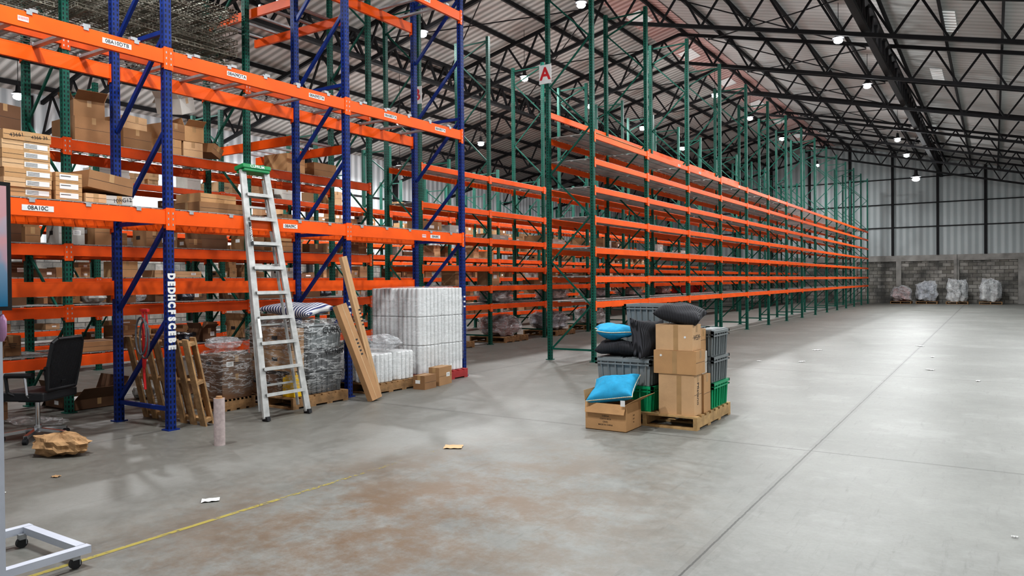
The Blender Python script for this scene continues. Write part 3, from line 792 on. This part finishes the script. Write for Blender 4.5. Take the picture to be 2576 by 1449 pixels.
# ------------------------------------------------------------------ step ladder
L=ob('step_ladder',None,(-6.84,5.76,.0),(0,-.187,0),label='tall aluminium step ladder with green cap leaning on the rack',cat='ladder')
def yw(z): return .30-.135*z/2.95
for s in (-1,1):
    b=MB(); b.bar((0,s*yw(0),.03),(0,s*yw(2.93),2.93),.028,.08)
    o=ob('front_rail',b.mesh('front_rail',[ALU]),parent=L)
    b=MB(); b.box((0,s*yw(0),.025),(.09,.045,.05)); ob('foot',b.mesh('foot',[BLACKP]),parent=L)
    b=MB(); b.bar((-.12,s*(yw(0)-.03),.12),(-.05,s*(yw(2.85)-.02),2.85),.022,.045); ob('rear_rail',b.mesh('rear_rail',[ALU]),parent=L)
for k in range(9):
    z=.30+k*.293; b=MB(); b.box((0,0,z),(.085,2*yw(z)-.01,.012)); b.box((.038,0,z-.018),(.008,2*yw(z)-.01,.03)); b.box((-.038,0,z-.018),(.008,2*yw(z)-.01,.03))
    ob('step',b.mesh('step',[ALU]),parent=L)
for k in range(4):
    z=.4+k*.7; b=MB(); b.bar((-.11+.02*k,-(yw(z)-.04),z),(-.11+.02*k,yw(z)-.04,z),.02,.025); ob('rear_bar',b.mesh('rear_bar',[ALU]),parent=L)
b=MB(); b.box((-.02,0,2.97),(.17,.40,.055)); b.box((-.02,0,2.93),(.15,.37,.04))
o=ob('top_cap',b.mesh('top_cap',[GREENCAP]),parent=L,bevel=.01,label='green plastic top cap')
writing('lettering','CUPRUM',.05,(.0665,0,2.968),FX,L,LABEL)
b=MB(); b.box((0,0,0),(.28,.035,.002),0); b.addmesh(textmesh('WERNER',.045),Matrix.Translation((0,0,.002)),1)
o=ob('rail_label',b.mesh('rail_label',[INK,LABEL]),(.042,-yw(2.2),2.15),(0,PI/2,0),L)
b=MB(); b.box((0,0,0),(.002,.035,.22)); ob('warning_label',b.mesh('warning_label',[LABEL]),(.042,-yw(1.0),1.05),parent=L)

# ------------------------------------------------------------------ leaning cartons
def lean(w,t,Ln,base,top,sh,label):
    b=MB(); b.box((0,0,Ln/2),(t,w,Ln),0); b.box((t/2+.0006,0,Ln/2),(.001,.012,Ln),1)
    for k in range(5): b.box((t/2+.001,.03,Ln*.62-k*.05),(.001,.035,.022),2)
    d=Vector(top)-Vector(base)
    o=ob('long_carton',b.mesh('long_carton',[CARD[sh],TAPE,INK]),base,label=label,cat='cardboard box',group='long cartons leaning on the rack')
    zx=d.normalized(); xx=Vector((1,0,0)); yy=zx.cross(xx).normalized(); xx=yy.cross(zx)
    M3=Matrix((xx,yy,zx)).transposed(); o.rotation_euler=M3.to_euler(); return o
lean(.17,.09,1.32,(-6.80,7.15,.015),(-7.17,6.90,1.25),0,'long tan carton leaning against a blue upright')
lean(.09,.06,1.93,(-6.90,7.32,.012),(-7.21,7.0,1.9),2,'slim long carton leaning behind a wider one')

# ------------------------------------------------------------------ wrapped pallet loads by the rack
def wrapped(loc,w,d,h,wrapm,label,palm,seed,children,group=None,amp=.03,cat='pallet load',wf=1.0):
    e=ob('wrapped_pallet_load',None,loc,label=label,cat=cat,group=group)
    ob('pallet',pallet_mesh(w,d,palm),parent=e)
    children(e)
    ob('plastic_wrap',blob('plastic_wrap',w*wf,d*wf,h,wrapm,seed,amp,24,9),(0,0,.145),parent=e)
    return e
DGT=M('dark_tote_plastic',(.12,.125,.13),.5)
def kids1(e):
    for k in range(3): ob('tote',tote_mesh(.56,.60,.27,DGT if k<2 else GREYT),(.17,.12,.142+k*.285),parent=e)
    ob('tote_lid',lid_mesh(.56,.60,GREYT),(.17,.12,.142+.862),parent=e)
    ob('inner_carton',carton_mesh(.26,.2,.26,3,True),(.02,-.32,.142),(0,0,0),parent=e)
    for k in (1,2): ob('inner_carton',carton_mesh(.5,.2,.26,(3,2,0)[k],True),(.17,-.32,.142+.05+k*.265),(0,0,.03*k),parent=e)
    for k in range(3): ob('inner_carton',carton_mesh(.3,.7,.28,(1,0,3)[k],True),(-.3,.0,.142+k*.285),(0,0,0),parent=e)
    b=MB(); b.box((0,0,.12),(.20,.17,.24)); b.box((0,.0,.25),(.16,.12,.03)); b.path([(-.05,0,.26),(-.05,0,.30),(.04,0,.30),(.05,0,.26)],.012,8)
    ob('yellow_jug',b.mesh('yellow_jug',[YELLOWJ]),(.36,-.33,.142),(0,0,.05),parent=e,bevel=.02,label='yellow plastic jug inside the film')
w1=wrapped((-7.66,6.57,0),1.0,.92,.95,WRAP,'stretch-wrapped pallet of grey totes, cartons and a yellow jug',WOOD,3,kids1,wf=1.03)
writing('handwriting','CURR I',.11,(.518,.18,.94),FX,w1); writing('handwriting','VIERNES',.085,(.518,.2,.66),FX,w1)
pillow((-7.66,6.63,1.20),(.05,.05,.2),.8,.62,.18,NAVYS,None,'navy and white striped cushion on wrapped pallet')
def scal(w,d,h,n,mat=ROLLW):
    b=MB(); pts=[]; r=w/n/2
    def edge(x0,y0,x1,y1,k):
        dx,dy=(x1-x0)/k,(y1-y0)/k; L=math.hypot(dx,dy); nx,ny=dy/L,-dx/L
        for i in range(k):
            for q in range(8):
                a=q/8; bu=math.sqrt(max(0,.25-(a-.5)**2))*L*.95; pts.append((x0+dx*(i+a)+nx*bu,y0+dy*(i+a)+ny*bu))
    i=r*.95
    edge(-w/2+i,-d/2+i,w/2-i,-d/2+i,n); edge(w/2-i,-d/2+i,w/2-i,d/2-i,n); edge(w/2-i,d/2-i,-w/2+i,d/2-i,n); edge(-w/2+i,d/2-i,-w/2+i,-d/2+i,n)
    N=len(pts)
    zs=[(0,.97),(.012,1),(h-.012,1),(h,.97)]
    for z,k in zs:
        for p in pts: b.v.append((p[0]*k,p[1]*k,z))
    for l in range(3):
        for j in range(N): b.f.append((l*N+j,l*N+(j+1)%N,(l+1)*N+(j+1)%N,(l+1)*N+j)); b.m.append(0)
    b.f.append(tuple(3*N+j for j in range(N))); b.m.append(0)
    return b.mesh('roll_pack',[mat])
RP=scal(.555,.555,.432,5)
def kids2(e,t=3):
    for k in range(t):
        for sx in (-1,1):
            for sy in (-1,1): ob('roll_pack',RP,(sx*.270,sy*.270,.143+k*.438),parent=e)
wrapped((-7.76,9.16,0),1.15,1.12,1.33,WRAPW,'tall wrapped pallet of white paper rolls on a red pallet',REDW,5,kids2,amp=.008)
RP2=scal(.46,.455,.40,4)
def kids3(e):
    for sx in (-1,1):
        for sy in (-1,1): ob('roll_pack',RP2,(sx*.230,sy*.225,.143),parent=e)
w3=wrapped((-7.62,7.98,0),.96,.93,.42,WRAPW,'low wrapped pallet of white paper rolls on wooden pallet',WOOD,8,kids3,amp=.012)
ob('plastic_bag',blob('plastic_bag',.6,.45,.20,WRAPM,11,.22,18,2.5,.02),(-7.45,7.95,.59),label='crumpled clear plastic bag on paper rolls',cat='plastic bag')
carton(.2,.30,.20,1,(-6.95,8.35,0),.1,'cartons on the floor',label='small brown open carton on floor by roll pallet')
carton(.18,.38,.27,0,(-7.02,8.80,0),.15,'cartons on the floor',label='tan carton standing on floor by roll pallet')
def kids4(e):
    ob('inner_carton',carton_mesh(.5,.42,.30,3,True),(0,0,.142),parent=e); ob('inner_carton',carton_mesh(.46,.4,.22,3,True),(0.02,0,.445),parent=e)
wrapped((-8.06,5.80,0),.54,.50,.58,WRAP,'low stack of dark brown cartons behind the ladder',WOOD,17,kids4,amp=.05)
ob('plastic_bag',blob('plastic_bag',.44,.38,.14,WRAPM,14,.2,18,2.8,.02),(-8.06,5.80,.74),label='crumpled white plastic bag on wrapped cartons',cat='plastic bag')

# ------------------------------------------------------------------ standing pallet, straps
bb2=MB()
for k in range(7): bb2.box((-.545+k*.1817,0,.49),(.10,.02,.98))
for k in (0,1,2): bb2.box((0,.045,.06+k*.43),(1.18,.07,.04))
for k in range(4): bb2.box((-.55+k*.366,.09,.49),(.09,.02,.98))
ob('wooden_pallet',bb2.mesh('wooden_pallet',[WOODM]),(-7.76,4.93,.0),(.22,0,0),label='weathered wooden pallet standing on edge against the rack',cat='pallet')
b=MB()
b.path([(0,0,1.28),(.02,-.01,1.0),(.0,0,.7),(.03,0,.42)],.014,8); b.path([(.06,0,1.28),(.09,0,1.0),(.05,0,.8),(.02,0,.65)],.012,8)
b.box((.03,0,1.27),(.14,.03,.03))
ob('red_strap',b.mesh('red_strap',[REDP]),(-7.68,4.53,0),label='red ratchet strap hanging on the blue frame',cat='strap')
HOSE=M('grey_hose_rubber',(.10,.10,.11),.5)
b=MB(); pts=[(.10*math.cos(a*.3)+.0,0,1.0+.2*math.sin(a*.3)) for a in range(22)]
b.path(pts,.010,8); b.path([(p[0]*.85+.01,.03,p[2]-.04) for p in pts],.010,8)
ob('hose_coil',b.mesh('hose_coil',[HOSE]),(-7.60,4.46,0),label='coiled dark hose hanging beside the red strap',cat='hose')

# ------------------------------------------------------------------ office chair
ch=ob('office_chair',None,(-8.10,3.66,0),(0,0,math.radians(-62)),label='black mesh office chair with chrome base and armrests',cat='chair')
b=MB()
for k in range(5):
    a=2*PI*k/5+.3; p=(.29*math.cos(a),.29*math.sin(a),.07); b.bar((0,0,.10),p,.04,.03)
b.cyl((0,0,.07),(0,0,.14),.035,16); ob('star_base',b.mesh('star_base',[CHROME]),parent=ch)
for k in range(5):
    a=2*PI*k/5+.3; x,y=.30*math.cos(a),.30*math.sin(a)
    b=MB(); b.cyl((x-.02*math.sin(a),y+.02*math.cos(a),.028),(x+.02*math.sin(a),y-.02*math.cos(a),.028),.028,14); b.cyl((x,y,.03),(x,y,.075),.01,8); ob('castor',b.mesh('castor',[BLACKP]),parent=ch)
b=MB(); b.cyl((0,0,.13),(0,0,.40),.022,14); ob('gas_column',b.mesh('gas_column',[CHROME]),parent=ch)
b=MB(); b.box((0,0,.455),(.50,.50,.09)); b.box((0,0,.40),(.25,.25,.03)); ob('seat',b.mesh('seat',[BLACKP]),parent=ch,bevel=.03)
b=MB()
pr=[(-.20,.26,.52),(-.23,.29,.75),(-.22,.33,.98),(-.17,.35,1.02),(.17,.35,1.02),(.22,.33,.98),(.23,.29,.75),(.20,.26,.52),(-.20,.26,.52)]
b.path(pr,.018,8)
for k in range(36):
    z=.53+k*.0135; y=.262+(z-.52)*.17; b.box((0,y,z),(.43,.004,.010))
for k in range(26): x=-.21+k*.0168; b.bar((x,.262,.52),(x,.345,1.01),.003,.010)
b.bar((0,.2,.43),(0,.285,.6),.06,.015)
ob('backrest',b.mesh('backrest',[BLACKP]),parent=ch)
for s in (-1,1):
    b=MB(); b.path([(s*.2,.1,.42),(s*.27,.1,.48),(s*.27,.08,.66)],.012,8,0); b.path([(s*.27,-.12,.67),(s*.27,.16,.67)],.026,8,1); b.path([(s*.27,-.12,.66),(s*.27,-.1,.5),(s*.2,0,.43)],.016,8,1)
    ob('armrest',b.mesh('armrest',[CHROME,BLACKP]),parent=ch)
ob('paper_bag',blob('paper_bag',.50,.30,.20,PAPER,21,.24,22,2.2,.03,False),(-7.14,3.42,0),(0,0,.5),label='crumpled brown paper bag on the floor by the chair',cat='paper bag')
ob('plastic_film',blob('plastic_film',.8,.3,.07,WRAP,23,.25,18,2.2,.03),(-8.95,4.05,0),(0,0,.3),label='thin clear plastic film lying on floor under the rack',cat='plastic film')
b=MB(); b.cyl((0,0,0),(0,0,.45),.052,24,0); b.cyl((0,0,.45),(0,0,.452),.04,20,1); b.cyl((0,0,.452),(0,0,.47),.028,16,1)
ROLLM=M('film_roll',(.46,.38,.37),.15,0,.15,30)
ob('stretch_film_roll',b.mesh('stretch_film_roll',[ROLLM,CARD[0]]),(-6.24,4.43,0),label='roll of clear stretch film standing on the floor',cat='film roll')
def paper(loc,w,d,rz,mat,label):
    b=MB(); n=5
    for i in range(n+1):
        for j in range(n+1): b.v.append((w*(i/n-.5),d*(j/n-.5),.004+.008*abs(math.sin(i*1.7+j))))
    for i in range(n):
        for j in range(n): b.f.append((i*(n+1)+j,(i+1)*(n+1)+j,(i+1)*(n+1)+j+1,i*(n+1)+j+1)); b.m.append(0)
    ob('paper_scrap',b.mesh('paper_scrap',[mat]),loc,(0,0,rz),label=label,cat='paper',group='paper scraps on the floor')
paper((-4.24,5.5,.0),.17,.14,.5,CARDC[1],'piece of tan cardboard lying on the floor')
paper((-4.69,3.25,0),.12,.08,.9,LABEL,'white paper scrap on the floor')
paper((-6.2,2.55,0),.04,.03,.3,LABEL,'tiny white paper scrap on the floor')
paper((-6.35,3.0,0),.06,.05,.3,PAPER,'small brown paper scrap on the floor')
for (x,y,s) in ((-3.0,14.5,.14),(-3.7,14.2,.10),(-.9,14.2,.14),(-3.2,17,.2),(-1.0,16.5,.12),(-.2,13,.1),(.1,5.3,.035),(-4.5,13.5,.2),(-1.4,19,.2)):
    paper((x,y,0),s,s*.5,random.random()*3,LABEL,'white paper scrap on the floor')
b=MB(); b.poly([(-4.32,0,.002),(-4.28,0,.002),(-4.28,5.4,.002),(-4.32,5.4,.002)]); trim(b.mesh('yellow_line',[YLINE]),'worn yellow painted floor line')

# ------------------------------------------------------------------ display stand
st=ob('display_stand',None,(-4.2,1.70,0),label='white wheeled steel display stand carrying a flat screen',cat='display stand')
b=MB(); b.box((0,0,.87),(.055,.055,1.56)); ob('post',b.mesh('post',[WHITEP]),parent=st)
b=MB(); b.box((0,-.20,.095),(.05,1.3,.04)); b.box((-.33,.42,.095),(.60,.05,.04)); b.box((-.33,-.82,.095),(.60,.05,.04)); b.box((-.66,-.20,.095),(.05,1.3,.04))
ob('base_frame',b.mesh('base_frame',[WHITEP]),parent=st)
for (x,y) in ((-.01,.38),(-.62,.38),(-.01,-.80),(-.62,-.80)):
    b=MB(); b.cyl((x-.012,y,.03),(x+.012,y,.03),.03,16,0); b.box((x,y,.065),(.03,.035,.03),1); b.box((x,y+.02,.045),(.03,.004,.05),1)
    ob('castor',b.mesh('castor',[BLACKP,STEEL]),parent=st)
t=NT('screen_picture'); v=t.obj(); x_,y_,z_=t.sep(v); n=t.noise(v,3,3)
c=t.mix(t.ramp(z_,-.3,.3),(.0,.10,.20),(.45,.50,.58)); c=t.mix(t.ramp(n,.5,.6,0,.7),c,(.6,.25,.25))
t.put(t.b.inputs['Base Color'],c); t.put(t.b.inputs['Emission Color'],c); t.b.inputs['Emission Strength'].default_value=.4; SCR=t.m
b=MB(); b.box((0,0,0),(.04,1.06,.64),0); b.box((.0215,0,0),(.003,1.02,.60),1)
ob('flat_screen',b.mesh('flat_screen',[BLACKP,SCR]),(.05,-.475,1.745),parent=st)
ob('pink_plastic_film',blob('pink_plastic_film',.045,.04,.14,M('pink_film',(.45,.25,.42),.2),31,.12,12,2.5),(-4.145,1.715,1.27),label='bit of pink plastic film hanging from the stand',cat='plastic film')

# ------------------------------------------------------------------ wrapped bundles elsewhere
def bundle(loc,w,d,h,seed,inner,label,pal=True,group='wrapped bundles',amp=.22):
    e=ob('wrapped_bundle',None,loc,label=label,cat='pallet load',group=group); z=0
    if pal: ob('pallet',PAL1,parent=e); z=.142
    ob('goods',blob('goods',w*.88,d*.88,h*.93,inner,seed,amp,18,4,.03),(0,0,z),parent=e)
    ob('plastic_wrap',blob('plastic_wrap',w,d,h,WRAPM,seed,amp,18,4,.03),(0,0,z),parent=e)
PAL1=pallet_mesh(1.1,1.1,WOOD)
PG=M('pinkish_goods',(.32,.18,.17),.6,0,.7,4); WG=M('white_goods',(.42,.43,.42),.6,0,.85,4); GG=M('grey_goods',(.24,.26,.30),.6,0,.85,4); BGD=M('brown_goods',(.25,.15,.09),.6,0,.6,8)
for (x,h,s,m,l) in ((-4.65,.85,1,PG,'pinkish wrapped bundle on a pallet by the block wall'),(-3.3,1.15,2,GG,'grey wrapped bundle on a pallet by the block wall'),(-1.78,1.25,3,WG,'white wrapped bundle on a pallet by the block wall'),(-.16,1.25,4,WG,'tall white wrapped bundle on a pallet by the block wall')):
    bundle((x,50.0,0),1.0,1.0,h,s,m,l,amp=.28)
for k,(y,m) in enumerate(((13.6,BGD),(16.0,PG),(18.6,GG),(21.3,WG))):
    bundle((-10.8,y,0),.95,.92,.52,10+k,m,'wrapped bundle on a pallet under the green rack',True)
for k,(y,m) in enumerate(((15.9,WG),(18.8,WG),(21.5,GG),(24.2,WG),(27,PG))):
    bundle((-10.78,y-.1,LB[0]+.0525+DT),.8,.85,.31,30+k,m,'wrapped bundle on a rack shelf',False)
b=MB()
for s in (-1,1): b.box((s*.2,0,.14),(.02,.6,.28)); b.box((0,s*.3,.14),(.4,.02,.28))
b.box((0,0,.01),(.4,.6,.02)); RC=b.mesh('red_crate',[REDP])
for y in (29.2,30.0,31.4): ob('red_crate',RC,(-10.8,y,LB[0]+.0525+DT),label='red plastic crate on a rack shelf',cat='crate',group='red crates')

# ------------------------------------------------------------------ world + camera
w=bpy.data.worlds.new('World'); scene.world=w; w.use_nodes=True
bg=w.node_tree.nodes['Background']; bg.inputs[0].default_value=(.95,.975,1.0,1); bg.inputs[1].default_value=.5
cam=bpy.data.cameras.new('camera'); cam.sensor_width=36; cam.lens=1867/2576*36; cam.clip_end=200
co=bpy.data.objects.new('camera',cam); COL.objects.link(co)
A=math.radians(33.0); pitch=math.radians(-.54); roll=math.radians(.5)
F=Vector((-math.sin(A)*math.cos(pitch),math.cos(A)*math.cos(pitch),math.sin(pitch)))
Rv=Vector((math.cos(A),math.sin(A),0)); U=Rv.cross(F)
R2=Rv*math.cos(roll)-U*math.sin(roll); U2=U*math.cos(roll)+Rv*math.sin(roll)
Mx=Matrix((R2,U2,-F)).transposed().to_4x4(); Mx.translation=Vector((0,0,1.55)); co.matrix_world=Mx
scene.camera=co
scene.view_settings.view_transform='Standard'
try: scene.view_settings.look='Medium High Contrast'
except Exception as ex: print('LOOK',ex)
scene.view_settings.exposure=.05
print('CARTONS',NC[0])
